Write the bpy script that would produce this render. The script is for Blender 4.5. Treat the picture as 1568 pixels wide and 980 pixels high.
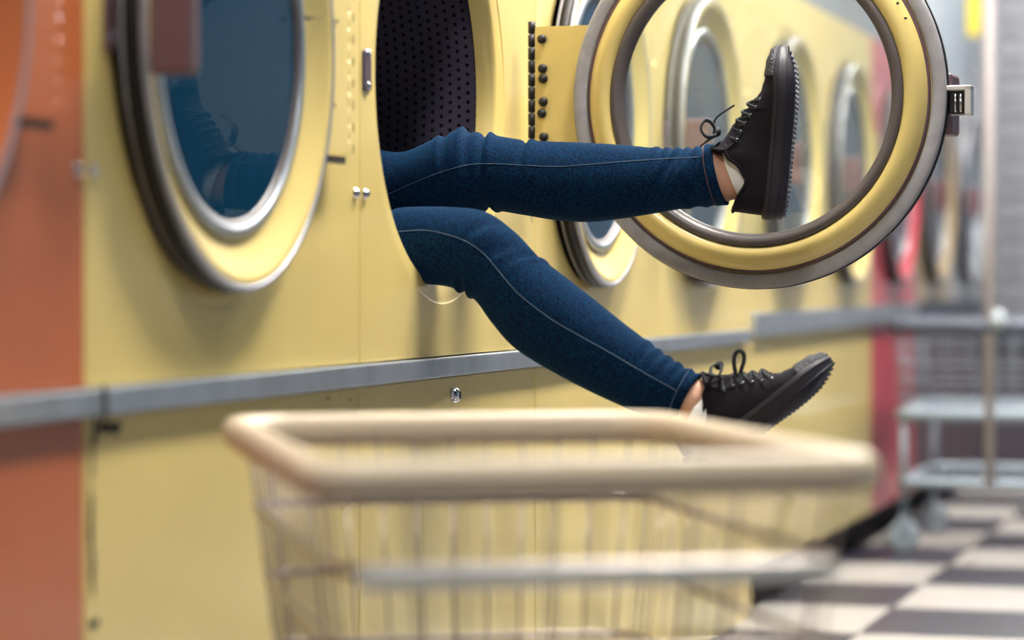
import bpy, bmesh, math, random
from mathutils import Vector, Matrix
from mathutils.bvhtree import BVHTree
random.seed(7)
PI = math.pi
scn = bpy.context.scene
COL = scn.collection
for o in list(bpy.data.objects):
    bpy.data.objects.remove(o)

# ------------------------------------------------------------------ camera
W, H_IMG, FPX = 1568, 980, 4250.0          # focal length in pixels of the 1568x980 frame
HORIZON = 425.0
ANG = math.atan(1246.0 / FPX)              # optical axis against the row of machines
CAM = Vector((-3.7176, -1.1824, 0.727))
FWD = Vector((math.cos(ANG), math.sin(ANG), 0))
RGT = Vector((math.sin(ANG), -math.cos(ANG), 0))
UP = Vector((0, 0, 1))
cam_d = bpy.data.cameras.new('camera')
cam_d.sensor_fit = 'HORIZONTAL'
cam_d.sensor_width = 36.0
cam_d.lens = FPX / W * 36.0
cam_d.shift_y = -(H_IMG / 2 - HORIZON) / W
cam_d.clip_start = 0.05
cam_d.dof.use_dof = True
cam_d.dof.focus_distance = 3.97
cam_d.dof.aperture_fstop = 2.3
cam = bpy.data.objects.new('camera', cam_d)
COL.objects.link(cam)
cam.matrix_world = Matrix(((RGT.x, UP.x, -FWD.x, CAM.x), (RGT.y, UP.y, -FWD.y, CAM.y),
                           (RGT.z, UP.z, -FWD.z, CAM.z), (0, 0, 0, 1)))
scn.camera = cam

# ------------------------------------------------------------------ world, exposure
world = bpy.data.worlds.new('world')
scn.world = world
world.use_nodes = True
wb = world.node_tree.nodes['Background']
wb.inputs[0].default_value = (0.80, 0.88, 1.0, 1)
wb.inputs[1].default_value = 0.24
scn.view_settings.view_transform = 'Standard'
scn.view_settings.look = 'None'
scn.view_settings.exposure = 0.12
scn.view_settings.gamma = 1.0
scn.view_settings.use_curve_mapping = False
scn.cycles.max_bounces = 8
scn.cycles.diffuse_bounces = 4
scn.cycles.glossy_bounces = 4
scn.cycles.transparent_max_bounces = 16
LAMP = 108.0                                # strength of the ceiling lamps' diffusers

# ------------------------------------------------------------------ helpers
def ray(px, py):
    return (FWD + RGT * ((px - W / 2) / FPX) + UP * ((HORIZON - py) / FPX))
def at_x(px, py, X):                       # point on the upright plane x = X
    d = ray(px, py); return CAM + d * ((X - CAM.x) / d.x)
def at_y(px, py, Y):
    d = ray(px, py); return CAM + d * ((Y - CAM.y) / d.y)
def at_z(px, py, depth):
    return CAM + ray(px, py) * depth

def nd(nt, t, **kw):
    n = nt.nodes.new(t)
    for k, v in kw.items(): setattr(n, k, v)
    return n
def material(name, col, rough=0.5, metal=0.0, var=0.0, vscale=6.0, coat=0.0, bump=0.0, bscale=200.0,
             spec=0.5, col2=None, sheen=0.0, coat_rough=0.1):
    m = bpy.data.materials.new(name); m.use_nodes = True
    nt = m.node_tree; b = nt.nodes['Principled BSDF']
    b.inputs['Base Color'].default_value = (*col, 1)
    b.inputs['Roughness'].default_value = rough
    b.inputs['Metallic'].default_value = metal
    b.inputs['Coat Weight'].default_value = coat
    b.inputs['Coat Roughness'].default_value = coat_rough
    b.inputs['Specular IOR Level'].default_value = spec
    b.inputs['Sheen Weight'].default_value = sheen
    tc = nd(nt, 'ShaderNodeTexCoord')
    if var > 0 or col2:
        nz = nd(nt, 'ShaderNodeTexNoise'); nz.inputs['Scale'].default_value = vscale
        nz.inputs['Detail'].default_value = 5
        nt.links.new(tc.outputs['Object'], nz.inputs['Vector'])
        rp = nd(nt, 'ShaderNodeValToRGB')
        c2 = col2 or tuple(c * (1 - var) for c in col)
        c1 = col if col2 else tuple(min(1, c * (1 + var)) for c in col)
        rp.color_ramp.elements[0].position = 0.35; rp.color_ramp.elements[1].position = 0.65
        rp.color_ramp.elements[0].color = (*c2, 1); rp.color_ramp.elements[1].color = (*c1, 1)
        nt.links.new(nz.outputs['Fac'], rp.inputs['Fac'])
        nt.links.new(rp.outputs['Color'], b.inputs['Base Color'])
    if bump > 0:
        nb = nd(nt, 'ShaderNodeTexNoise'); nb.inputs['Scale'].default_value = bscale
        nb.inputs['Detail'].default_value = 3
        nt.links.new(tc.outputs['Object'], nb.inputs['Vector'])
        bp = nd(nt, 'ShaderNodeBump'); bp.inputs['Strength'].default_value = bump
        bp.inputs['Distance'].default_value = 0.002
        nt.links.new(nb.outputs['Fac'], bp.inputs['Height'])
        nt.links.new(bp.outputs['Normal'], b.inputs['Normal'])
    return m
def glass_material(name, tint, haze, haze_col, ior=1.5):
    m = bpy.data.materials.new(name); m.use_nodes = True
    nt = m.node_tree; nt.nodes.clear()
    out = nd(nt, 'ShaderNodeOutputMaterial')
    tr = nd(nt, 'ShaderNodeBsdfTransparent'); tr.inputs[0].default_value = (*tint, 1)
    df = nd(nt, 'ShaderNodeBsdfDiffuse'); df.inputs[0].default_value = (*haze_col, 1)
    gl = nd(nt, 'ShaderNodeBsdfGlossy'); gl.inputs['Roughness'].default_value = 0.02
    fr = nd(nt, 'ShaderNodeFresnel'); fr.inputs['IOR'].default_value = ior
    m1 = nd(nt, 'ShaderNodeMixShader'); m1.inputs[0].default_value = haze
    m2 = nd(nt, 'ShaderNodeMixShader')
    nt.links.new(tr.outputs[0], m1.inputs[1]); nt.links.new(df.outputs[0], m1.inputs[2])
    nt.links.new(fr.outputs[0], m2.inputs[0])
    nt.links.new(m1.outputs[0], m2.inputs[1]); nt.links.new(gl.outputs[0], m2.inputs[2])
    nt.links.new(m2.outputs[0], out.inputs['Surface'])
    return m
def emission_material(name, col, s):
    m = bpy.data.materials.new(name); m.use_nodes = True
    nt = m.node_tree; nt.nodes.clear()
    out = nd(nt, 'ShaderNodeOutputMaterial'); e = nd(nt, 'ShaderNodeEmission')
    e.inputs[0].default_value = (*col, 1); e.inputs[1].default_value = s
    nt.links.new(e.outputs[0], out.inputs[0]); return m

class MB:
    """collects shapes of ONE part, then builds one mesh object"""
    def __init__(s): s.v = []; s.f = []; s.sm = []
    def add(s, vs, fs, smooth=False):
        o = len(s.v); s.v += [tuple(v) for v in vs]
        s.f += [tuple(i + o for i in f) for f in fs]; s.sm += [smooth] * len(fs); return s
    def box(s, x0, x1, y0, y1, z0, z1, ch=0.0):
        if ch <= 0:
            vs = [(x, y, z) for x in (x0, x1) for y in (y0, y1) for z in (z0, z1)]
            fs = [(0, 1, 3, 2), (4, 6, 7, 5), (0, 4, 5, 1), (2, 3, 7, 6), (0, 2, 6, 4), (1, 5, 7, 3)]
            return s.add(vs, fs)
        bm = bmesh.new(); bmesh.ops.create_cube(bm, size=1)
        for v in bm.verts:
            v.co = Vector(((x0 + x1) / 2 + v.co.x * (x1 - x0), (y0 + y1) / 2 + v.co.y * (y1 - y0), (z0 + z1) / 2 + v.co.z * (z1 - z0)))
        bmesh.ops.bevel(bm, geom=bm.edges[:], offset=ch, segments=2, affect='EDGES', profile=0.5)
        bm.verts.index_update()
        s.add([v.co[:] for v in bm.verts], [[v.index for v in f.verts] for f in bm.faces]); bm.free(); return s
    def tube(s, pts, r, n=10, closed=False, cap=True, flat=1.0, flat_dir=None):
        pts = [Vector(p) for p in pts]; m = len(pts)
        rr = r if isinstance(r, (list, tuple)) else [r] * m
        ref = None; vs = []
        for i, p in enumerate(pts):
            if closed: t = pts[(i + 1) % m] - pts[i - 1]
            else: t = pts[min(i + 1, m - 1)] - pts[max(i - 1, 0)]
            t = t.normalized() if t.length > 1e-9 else Vector((0, 0, 1))
            if ref is None:
                ref = Vector(flat_dir) if flat_dir else (Vector((0, 0, 1)) if abs(t.z) < 0.9 else Vector((1, 0, 0)))
            a = ref - t * ref.dot(t)
            if a.length < 1e-6: a = t.orthogonal()
            a.normalize(); b = t.cross(a)
            if not flat_dir: ref = a
            for k in range(n):
                th = 2 * PI * k / n
                vs.append(p + a * (math.cos(th) * rr[i] * flat) + b * (math.sin(th) * rr[i]))
        fs = []
        for i in range(m if closed else m - 1):
            for k in range(n):
                a0 = i * n + k; a1 = i * n + (k + 1) % n
                j = (i + 1) % m
                fs.append((a0, a1, j * n + (k + 1) % n, j * n + k))
        s.add(vs, fs, True)
        if cap and not closed:
            o = len(s.v) - len(vs)
            s.f.append(tuple(o + k for k in reversed(range(n)))); s.sm.append(False)
            s.f.append(tuple(o + (m - 1) * n + k for k in range(n))); s.sm.append(False)
        return s
    def lathe(s, prof, c=(0, 0, 0), n=96, axis='Y', closed=False, smooth=True):
        vs = []; m = len(prof)
        for r, h in prof:
            for k in range(n):
                t = 2 * PI * k / n; a, b = r * math.cos(t), r * math.sin(t)
                vs.append({'Y': (c[0] + a, c[1] + h, c[2] + b), 'Z': (c[0] + a, c[1] + b, c[2] + h), 'X': (c[0] + h, c[1] + a, c[2] + b)}[axis])
        fs = []
        for i in range(m if closed else m - 1):
            j = (i + 1) % m
            for k in range(n):
                fs.append((i * n + k, i * n + (k + 1) % n, j * n + (k + 1) % n, j * n + k))
        return s.add(vs, fs, smooth)
    def disc(s, r, y, c=(0, 0, 0), n=96):
        vs = [(c[0] + r * math.cos(2 * PI * k / n), c[1] + y, c[2] + r * math.sin(2 * PI * k / n)) for k in range(n)]
        return s.add(vs, [tuple(range(n))])
    def rings(s, rings, cap0=True, cap1=True, smooth=True):
        n = len(rings[0]); vs = [p for r in rings for p in r]; fs = []
        for i in range(len(rings) - 1):
            for k in range(n):
                fs.append((i * n + k, i * n + (k + 1) % n, (i + 1) * n + (k + 1) % n, (i + 1) * n + k))
        if cap0: fs.append(tuple(reversed(range(n))))
        if cap1: fs.append(tuple((len(rings) - 1) * n + k for k in range(n)))
        return s.add(vs, fs, smooth)
    def grid(s, rows, smooth=True):
        n = len(rows[0]); vs = [p for r in rows for p in r]
        fs = [(i * n + k, i * n + k + 1, (i + 1) * n + k + 1, (i + 1) * n + k) for i in range(len(rows) - 1) for k in range(n - 1)]
        return s.add(vs, fs, smooth)
    def mesh(s, name, mat, fix=True):
        me = bpy.data.meshes.new(name)
        me.from_pydata(s.v, [], s.f)
        me.polygons.foreach_set('use_smooth', s.sm)
        if fix:
            bm = bmesh.new(); bm.from_mesh(me); bmesh.ops.recalc_face_normals(bm, faces=bm.faces[:]); bm.to_mesh(me); bm.free()
        if mat: me.materials.append(mat)
        me.update(); return me
    def build(s, name, mat, parent=None, loc=(0, 0, 0), fix=True):
        return link(name, s.mesh(name, mat, fix), parent, loc)
def link(name, data, parent=None, loc=(0, 0, 0)):
    o = bpy.data.objects.new(name, data); COL.objects.link(o); o.location = loc
    if parent is not None: o.parent = parent
    return o
def tag(o, label=None, cat=None, group=None, kind=None):
    if label: o['label'] = label
    if cat: o['category'] = cat
    if group: o['group'] = group
    if kind: o['kind'] = kind
    return o
def empty(name, loc, rz=0.0):
    o = link(name, None, None, loc); o.rotation_euler = (0, 0, rz); o.empty_display_size = 0.1; return o
def lerp_table(tab, x):
    if x <= tab[0][0]: return tab[0][1]
    for (a, va), (b, vb) in zip(tab, tab[1:]):
        if x <= b:
            t = (x - a) / (b - a); t = t * t * (3 - 2 * t); return va + (vb - va) * t
    return tab[-1][1]
def catmull(pts, per=8):
    pts = [Vector(p) for p in pts]; out = []
    for i in range(len(pts) - 1):
        p0 = pts[max(i - 1, 0)]; p1 = pts[i]; p2 = pts[i + 1]; p3 = pts[min(i + 2, len(pts) - 1)]
        for k in range(per):
            t = k / per
            out.append(0.5 * ((2 * p1) + (p2 - p0) * t + (2 * p0 - 5 * p1 + 4 * p2 - p3) * t * t + (3 * p1 - p0 - 3 * p2 + p3) * t ** 3))
    out.append(pts[-1]); return out

# ------------------------------------------------------------------ materials
def paint(name, col, var=0.05): return material(name, col, rough=0.40, var=var, vscale=3.0, coat=0.7, coat_rough=0.13)
M_YEL = paint('yellow_paint', (0.80, 0.615, 0.215))
M_ORG = paint('orange_paint', (0.56, 0.14, 0.034))
M_RED = paint('red_paint', (0.62, 0.06, 0.09))
M_TAN = paint('tan_paint', (0.38, 0.28, 0.15))
M_GRY = paint('grey_paint', (0.30, 0.32, 0.36))
M_STEEL = material('brushed_steel', (0.42, 0.46, 0.52), rough=0.38, metal=0.75, var=0.08, vscale=20)
M_TRIM = material('silver_trim', (0.36, 0.37, 0.43), rough=0.4, metal=0.5)
M_CHROME = material('chrome', (0.75, 0.74, 0.78), rough=0.12, metal=1.0)
M_SEAL = material('grey_felt_seal', (0.37, 0.355, 0.375), rough=0.7, var=0.08, vscale=40)
M_GASKET = material('brown_rubber_gasket', (0.115, 0.095, 0.095), rough=0.35, spec=0.6)
M_BLACKMETAL = material('worn_black_hinge_steel', (0.012, 0.010, 0.012), rough=0.5, metal=0.2)
M_STRIKE = material('purple_grey_strike_steel', (0.17, 0.125, 0.17), rough=0.35, metal=0.6)
M_HANDLE = material('brown_plastic_handle', (0.13, 0.07, 0.08), rough=0.45)
M_CHIP_SHADE = material('bare_chip_metal_and_plate_shadow', (0.022, 0.014, 0.012), rough=0.7)  # bare metal of chips; also colours the shadow strip under hinge plates
M_RUST = material('rust', (0.16, 0.07, 0.03), rough=0.8)
M_GLASS = glass_material('clear_door_glass', (0.93, 0.96, 0.95), 0.07, (0.80, 0.84, 0.84))
M_GLASSB = glass_material('blue_reflection_door_glass', (0.25, 0.42, 0.55), 0.55, (0.010, 0.070, 0.15), 1.45)  # blue reflection of the room painted into the closed doors' glass
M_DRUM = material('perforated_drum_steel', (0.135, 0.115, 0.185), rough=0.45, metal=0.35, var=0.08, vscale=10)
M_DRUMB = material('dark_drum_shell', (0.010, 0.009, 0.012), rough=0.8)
M_CABIN = material('cabinet_steel', (0.22, 0.22, 0.23), rough=0.6)
M_WHITE_T = material('white_floor_tile', (0.32, 0.30, 0.285), rough=0.42, var=0.05, vscale=5)
M_BLACK_T = material('black_floor_tile', (0.020, 0.018, 0.032), rough=0.36, var=0.1, vscale=5)
M_GROUT = material('floor_grout', (0.11, 0.10, 0.11), rough=0.9)
M_WALL = material('grey_blue_wall_paint', (0.20, 0.23, 0.27), rough=0.8, var=0.04)
M_BLUEW = material('blue_wall_paint', (0.10, 0.20, 0.30), rough=0.7, var=0.05)
M_BRICK = material('glazed_grey_block', (0.19, 0.195, 0.225), rough=0.5, var=0.06, vscale=8)
M_MORTAR = material('pale_mortar', (0.36, 0.37, 0.40), rough=0.9)
M_DADO = material('dark_dado', (0.055, 0.045, 0.062), rough=0.6, var=0.1)
M_CEIL = material('white_ceiling', (0.75, 0.75, 0.74), rough=0.9)
M_LAMP = emission_material('lit_lamp_diffuser', (1.0, 0.96, 0.88), LAMP)
M_LAMPBODY = material('white_lamp_housing', (0.8, 0.8, 0.8), rough=0.5)
M_DARKRAIL = material('dark_blue_steel', (0.07, 0.08, 0.11), rough=0.45, metal=0.4)
M_TOE = material('black_toe_kick', (0.02, 0.014, 0.02), rough=0.8)
M_CREAM = material('cream_plastic_rim', (0.74, 0.61, 0.44), rough=0.45, var=0.03)
M_WIRE = material('chrome_wire', (0.40, 0.34, 0.31), rough=0.28, metal=0.85)
M_BAR = material('bright_steel_bar', (0.85, 0.84, 0.80), rough=0.4, metal=0.2)
M_WIRE2 = material('galvanised_wire', (0.22, 0.26, 0.31), rough=0.55, metal=0.4)
M_RUBBER = material('grey_caster_rubber', (0.22, 0.26, 0.30), rough=0.6)
M_YSTRIP = material('bright_yellow_plastic', (0.62, 0.49, 0.02), rough=0.5)

# ------------------------------------------------------------------ room
ROOM_X0, ROOM_X1, ROOM_Y0, CEIL_Z = -6.5, 6.60, -3.6, 2.75
T, GX, GY = 0.466, 1.93, -0.265
floor = MB().box(ROOM_X0, ROOM_X1, ROOM_Y0, 1.0, -0.12, -0.008).build('floor', M_GROUT)
tag(floor, 'black and white checkerboard tile floor', kind='structure')
tile_w = MB().box(-T / 2 + .0015, T / 2 - .0015, -T / 2 + .0015, T / 2 - .0015, -0.010, 0.0, 0.0015).mesh('floor_tile_white', M_WHITE_T)
tile_b = MB().box(-T / 2 + .0015, T / 2 - .0015, -T / 2 + .0015, T / 2 - .0015, -0.010, 0.0, 0.0015).mesh('floor_tile_black', M_BLACK_T)
for i in range(-9, 10):
    for j in range(-5, 1):
        cx, cy = GX + (i + .5) * T, GY + (j + .5) * T
        if cx > ROOM_X1 - T / 2: continue
        link('floor_tile', tile_w if (i + j) % 2 == 0 else tile_b, floor, (cx, cy, random.uniform(-.0006, .0)))
ceil = MB().box(ROOM_X0, ROOM_X1, ROOM_Y0, 1.0, CEIL_Z, CEIL_Z + .1).build('ceiling', M_CEIL); tag(ceil, kind='structure')
wm = MB().box(ROOM_X0, ROOM_X1, 0.06, 0.12, 1.385, CEIL_Z).build('wall_back', M_WALL); tag(wm, 'grey blue wall above the row of dryers', kind='structure')
wb_ = MB().box(ROOM_X0, ROOM_X1, 0.95, 1.0, 0, CEIL_Z).build('wall_rear', M_WALL); tag(wb_, kind='structure')
wo = MB().box(ROOM_X0, ROOM_X1, ROOM_Y0 - .1, ROOM_Y0, 0, CEIL_Z).build('wall_front', M_BLUEW); tag(wo, kind='structure')
# end wall: block work above a dark dado
we = MB().box(ROOM_X1 + .012, ROOM_X1 + .12, ROOM_Y0, 1.0, 0, CEIL_Z).build('wall_end', M_MORTAR)
tag(we, 'pale glazed block wall at the end of the aisle', kind='structure')
MB().box(ROOM_X1 - .012, ROOM_X1 + .012, ROOM_Y0, 0.9, 0, 0.50).build('dado_panel', M_DADO, we)
MB().box(ROOM_X1 - .05, ROOM_X1 + .012, ROOM_Y0, 0.9, 0.50, 0.565, .004).build('dado_rail', material('dark_blue_grey_rail', (0.05, .055, .08), rough=.5), we)
bw, bh = 0.36, 0.074
brick = MB().box(-.03, .0, -bw / 2 + .003, bw / 2 - .003, -bh / 2 + .003, bh / 2 - .003, .002).mesh('brick', M_BRICK)
for r in range(18):
    for c in range(7):
        y = 0.1 - (c + (0.5 if r % 2 else 0.0)) * bw
        link('brick', brick, we, (ROOM_X1 + .022 + random.uniform(-.0015, .0015), y, 0.605 + r * bh))
# ceiling lamps; the short fill and the end-wall one are added, unseen
for k, lx in enumerate((0.3, 2.4, -2.5, 5.3)):
    for j, ly in enumerate((-0.62,)):
        root = empty('ceiling_or_added_lamp', (lx, ly, CEIL_Z))
        where = ('above the open dryer', 'before the thicker rail', 'added as fill, half as long, above the orange dryer', 'added to light the end wall above the tan dryer')[k]
        tag(root, 'fluorescent ceiling lamp %s, %s' % (where, 'over the aisle'), 'lamp', 'ceiling lamps')
        hl = .62 if lx > -1 else .24
        MB().box(-hl, hl, -.16, .16, -.05, 0, .006).build('housing', M_LAMPBODY, root)
        MB().box(-hl + .02, hl - .02, -.14, .14, -.062, -.049, .003).build('diffuser', M_LAMP, root)

# ------------------------------------------------------------------ dryers
PITCH, SEAM = 0.819, 0.471                # machine width; opening centre to right seam
ZC, RD = 0.993, 0.291                     # centre height and radius of the doors
HIN = 0.366                               # hinge offset from the opening centre
cache = {}
def shared(key, fn):
    if key not in cache: cache[key] = fn()
    return cache[key]

def front_panel_mesh(mat, x0, x1, z0, z1, rh, re):
    n = 96; mb = MB()
    angs = sorted([2 * PI * k / n for k in range(n)] + [math.atan2(z - ZC, x) % (2 * PI) for x in (x0, x1) for z in (z0, z1)])
    outer = []; inner = []
    for a in angs:
        c, s = math.cos(a), math.sin(a)
        t = min([v for v in ((x1 / c if c > 1e-9 else 9), (x0 / c if c < -1e-9 else 9), ((z1 - ZC) / s if s > 1e-9 else 9), ((z0 - ZC) / s if s < -1e-9 else 9))])
        outer.append((t * c, 0.0, ZC + t * s)); inner.append((re * c, 0.0, ZC + re * s))
    m = len(angs)
    mb.add(outer + inner, [(k, (k + 1) % m, m + (k + 1) % m, m + k) for k in range(m)], False)
    back = [(x, .022, z) for x, y, z in outer]
    mb.add(outer + back, [(k, (k + 1) % m, m + (k + 1) % m, m + k) for k in range(m)], False)
    # pressed ring round the opening: crease, sloping dish, rolled lip
    prof = [(re, 0.0), (re - .0015, .0012), (re - .003, .0016), (re - .006, .0018), (rh + .006, .0036), (rh + .002, .0056), (rh, .010), (rh, .035)]
    mb.lathe(prof, (0, 0, ZC), 128)
    return mb.mesh('front_panel', mat)

def drum_mesh():
    R, y0, rows, cols, cell = 0.330, 0.045, 22, 148, 0.014
    mb = MB(); vs = []; fs = []
    def P(u, v): 
        a = u * 2 * PI / cols; return (R * math.cos(a), y0 + v * cell, ZC + R * math.sin(a))
    for r in range(rows):
        off = 0.5 if r % 2 else 0.0
        for c in range(cols):
            b = len(vs); cu, cv = c + off + .5, r + .5
            for k in range(8):
                a = k * PI / 4
                ex, ey = [(1, 0), (1, 1), (0, 1), (-1, 1), (-1, 0), (-1, -1), (0, -1), (1, -1)][k]
                vs.append(P(cu + ex * .5, cv + ey * .5)); vs.append(P(cu + math.cos(a) * .21, cv + math.sin(a) * .21))
            for k in range(8):
                j = (k + 1) % 8; fs.append((b + 2 * k, b + 2 * j, b + 2 * j + 1, b + 2 * k + 1))
    mb.add(vs, fs, False)
    y1 = y0 + rows * cell
    mb.lathe([(R, y1), (R, .78), (R - .02, .80), (0.001, .80)], (0, 0, ZC), 64)
    return mb.mesh('drum', M_DRUM, fix=False)

def door_parts(root, mats, is_open, refl_tint_glass, full):
    """a round door hinged on its right; local origin on the hinge line, door centre at x = -HIN"""
    c = (-HIN, 0, 0); nm = 128 if full else 64
    kn_r, kn_y = (.0062, .004) if is_open else (.0036, .006)
    def shell():
        mb = MB()
        # outside dish and inside tub as one closed turned section
        prof = [(RD - .006, -.004), (RD - .012, -.006), (RD - .018, -.003), (RD - .030, .004), (.246, .012), (.232, .016), (.226, .018),
                (.226, .026), (.231, .035), (.242, .0375), (.254, .034), (.262, .026), (.266, .020), (RD - .006, .018)]
        return mb.lathe(prof, c, nm, closed=True).mesh('door', mats)
    door = link('door', shared(('door', mats.name, nm), shell), root, (HIN, -.026, ZC)); door.scale = (.97, 1, .97)
    def trim():
        return MB().lathe([(RD - .0075, -.0055), (RD - .003, -.0062), (RD - .0005, -.004), (RD - .0005, .001), (RD - .0075, .001)], c, nm, closed=True).mesh('outer_trim', M_TRIM)
    link('outer_trim', shared(('trim', nm), trim), door)
    def rimg():
        return MB().lathe([(RD - .0065, .0015), (RD - .002, .0015), (RD + .0012, .006), (RD + .0012, .0185), (RD + .0002, .0185), (RD + .0002, .0163), (RD - .0065, .0163)], c, nm, closed=True).mesh('rim_shade_gasket', M_BLACKMETAL)  # black gasket ring; its black stands in for shade along the rim
    link('rim_shade_gasket', shared(('rimg', nm), rimg), door)
    def seal():
        return MB().lathe([(RD, .0165), (RD, .0225), (RD - .004, .0245), (RD - .019, .0245), (RD - .022, .0215), (RD - .022, .0165)], c, nm, closed=True).mesh('felt_seal', M_SEAL)
    link('felt_seal', shared(('seal', nm), seal), door)
    if full:
        MB().lathe([(RD - .0235, .0185), (RD - .0235, .0235), (RD - .0275, .0245), (RD - .030, .0225), (RD - .030, .0185)], c, nm, closed=True).build('groove_ring', M_HANDLE, door)
    def gask():
        return MB().lathe([(.2275, .017), (.224, .0145), (.216, .0125), (.210, .0135), (.208, .018), (.209, .026), (.214, .033), (.222, .036), (.228, .033)], c, nm, closed=True).mesh('glass_gasket', M_GASKET)
    link('glass_gasket', shared(('gask', nm), gask), door)
    def bez():
        return MB().lathe([(.230, .0155), (.229, .0115), (.224, .0085), (.217, .009), (.2145, .0125), (.222, .015)], c, nm, closed=True).mesh('glass_bezel', M_STEEL)
    link('glass_bezel', shared(('bez', nm), bez), door)
    gm = M_GLASSB if refl_tint_glass else M_GLASS
    def pane():
        return MB().lathe([(.0005, .0165), (.2105, .0165), (.2105, .021), (.0005, .021)], c, nm, smooth=False).mesh('glass_pane', gm)
    link('glass_pane', shared(('pane', gm.name, nm), pane), door)
    # hinge plate: from under the rim to the hinge line
    def plate():
        mb = MB(); hz = .118; n = 20; rows = []
        zs = [-hz + 2 * hz * k / n for k in range(n + 1)]
        f = [(-HIN + math.sqrt((RD - .012) ** 2 - z * z), .001, z) for z in zs]; g = [(-.006, .001, z) for z in zs]
        f2 = [(x, .006, z) for x, y, z in f]; g2 = [(x, .006, z) for x, y, z in g]
        mb.grid([f, g], False); mb.grid([g, g2], False); mb.grid([g2, f2], False)
        mb.add([f[0], g[0], g2[0], f2[0]], [(0, 1, 2, 3)]); mb.add([f[-1], g[-1], g2[-1], f2[-1]], [(0, 1, 2, 3)])
        return mb.mesh('hinge_plate', mats)
    link('hinge_plate', shared(('plate', mats.name), plate), door)
    def hinge():
        mb = MB(); k = 0; z = -.118
        while z < .116:
            mb.tube([(0, kn_y, z), (0, kn_y, z + .0188)], kn_r, 10); z += .0205
        mb.tube([(0, kn_y, -.118), (0, kn_y, .118)], kn_r * .55, 8)
        return mb.mesh('piano_hinge', M_BLACKMETAL if is_open else mats)
    link('piano_hinge', shared(('hinge', is_open, mats.name), hinge), door)
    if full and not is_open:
        MB().box(-.085, -.012, .003, .010, -.130, -.121).build('plate_shadow', M_CHIP_SHADE, door)  # dark strip standing in for the shadow below the hinge plate
    if is_open:
        def bolt():
            return MB().lathe([(.0005, -.007), (.005, -.0065), (.0072, -.004), (.0075, 0.0)], n=12).mesh('bolt', M_BLACKMETAL)
        bm_ = shared('hbolt', bolt)
        for z in (-.105, -.072, -.055, -.018, .0, .036, .052, .098):
            b = link('bolt', bm_, door, (-.020 + random.uniform(-.002, .002), .008, z))
            b.rotation_euler = (0, 0, PI)
    # handle on the left rim
    xl = -HIN - RD
    hb = MB().box(xl - .004, xl + .022, -.058, -.010 if not is_open else .004, -.062, .030, .005)
    hd = hb.build('handle', M_HANDLE, door)
    return door

M_DARKLOW = paint('dark_mauve_paint', (0.085, 0.055, 0.065))
def dryer(idx, cx, mat, label, is_open=False, full=False, refl_tint=True, rail=(0.589, 0.616), z0=0.0, x0=None, x1=None, group='row of dryers along the wall'):
    root = empty('dryer', (cx, 0, 0)); tag(root, label, 'dryer', group)
    x0 = SEAM - PITCH if x0 is None else x0; x1 = SEAM if x1 is None else x1
    g = .0016
    link('front_panel', shared(('fp', mat.name, round(x0, 3), round(x1, 3), rail[1]), lambda: front_panel_mesh(mat, x0 + g, x1 - g, rail[1] + .002, 1.38, .272, .303)), root)
    MB().box(x0 + g, x1 - g, 0, .022, z0, rail[0] - .002, .0025).build('lower_panel', M_DARKLOW if mat in (M_TAN, M_GRY) else mat, root)
    MB().box(x0 + .0005, x1 - .0005, -.012, .02, rail[0], rail[1], .002).build('rail', M_DARKRAIL if mat in (M_TAN, M_GRY) else M_STEEL, root)
    cab = MB()
    cab.box(x0 + .003, x0 + .012, .024, .90, z0, 1.375); cab.box(x1 - .012, x1 - .003, .024, .90, z0, 1.375)
    cab.box(x0 + .003, x1 - .003, .024, .90, 1.36, 1.38); cab.box(x0 + .003, x1 - .003, .89, .90, z0, 1.36)
    cab.build('cabinet', M_CABIN, root)
    if z0 > 0:
        MB().box(x0, x1, .07, .09, 0, z0).build('toe_kick', M_TOE, root)
    if is_open:
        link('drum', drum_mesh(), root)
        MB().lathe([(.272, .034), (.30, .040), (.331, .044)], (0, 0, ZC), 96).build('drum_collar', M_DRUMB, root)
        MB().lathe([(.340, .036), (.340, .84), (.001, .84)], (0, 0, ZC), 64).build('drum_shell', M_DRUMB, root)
    else:
        def d2(): return MB().lathe([(.272, .034), (.30, .04), (.335, .05), (.335, .72), (.001, .74)], (0, 0, ZC), 64).mesh('drum', M_DRUM)
        link('drum', shared('simple_drum', d2), root)
    door = door_parts(root, mat, is_open, refl_tint and not is_open, full)
    # strike plate left of the opening
    so = -.014 if is_open else .022
    sp = MB().box(-.325 + so, -.295 + so, -.0035, .002, ZC - (.026 if is_open else .037), ZC + .026, .003)
    s = sp.build('strike_plate', M_STRIKE if is_open else M_HANDLE, root)
    if full:
        for z in (-.021, .021):
            MB().lathe([(.0005, -.0035), (.004, -.003), (.006, 0)], n=12).build('screw', M_CHROME, s, (-.310 + so, -.003, ZC + z))
        def bolt(): return MB().lathe([(.0005, -.006), (.003, -.0056), (.0052, -.0035), (.006, -.001), (.007, 0)], n=16).mesh('bolt', M_CHROME)
        bm_ = shared('bolt', bolt)
        link('bolt', bm_, root, (SEAM - .018, -.001, .834)); link('bolt', bm_, root, (SEAM - PITCH + .018, -.001, .834))
        if is_open:
          lock = MB().lathe([(.0005, -.010), (.006, -.0095), (.0105, -.006), (.0115, 0)], n=20).build('lock', M_CHROME, root, (.045, -.001, .561))
          MB().box(-.0018, .0018, -.0112, -.009, -.005, .005).build('keyhole', M_CHIP_SHADE, lock)
    return root, door

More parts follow.
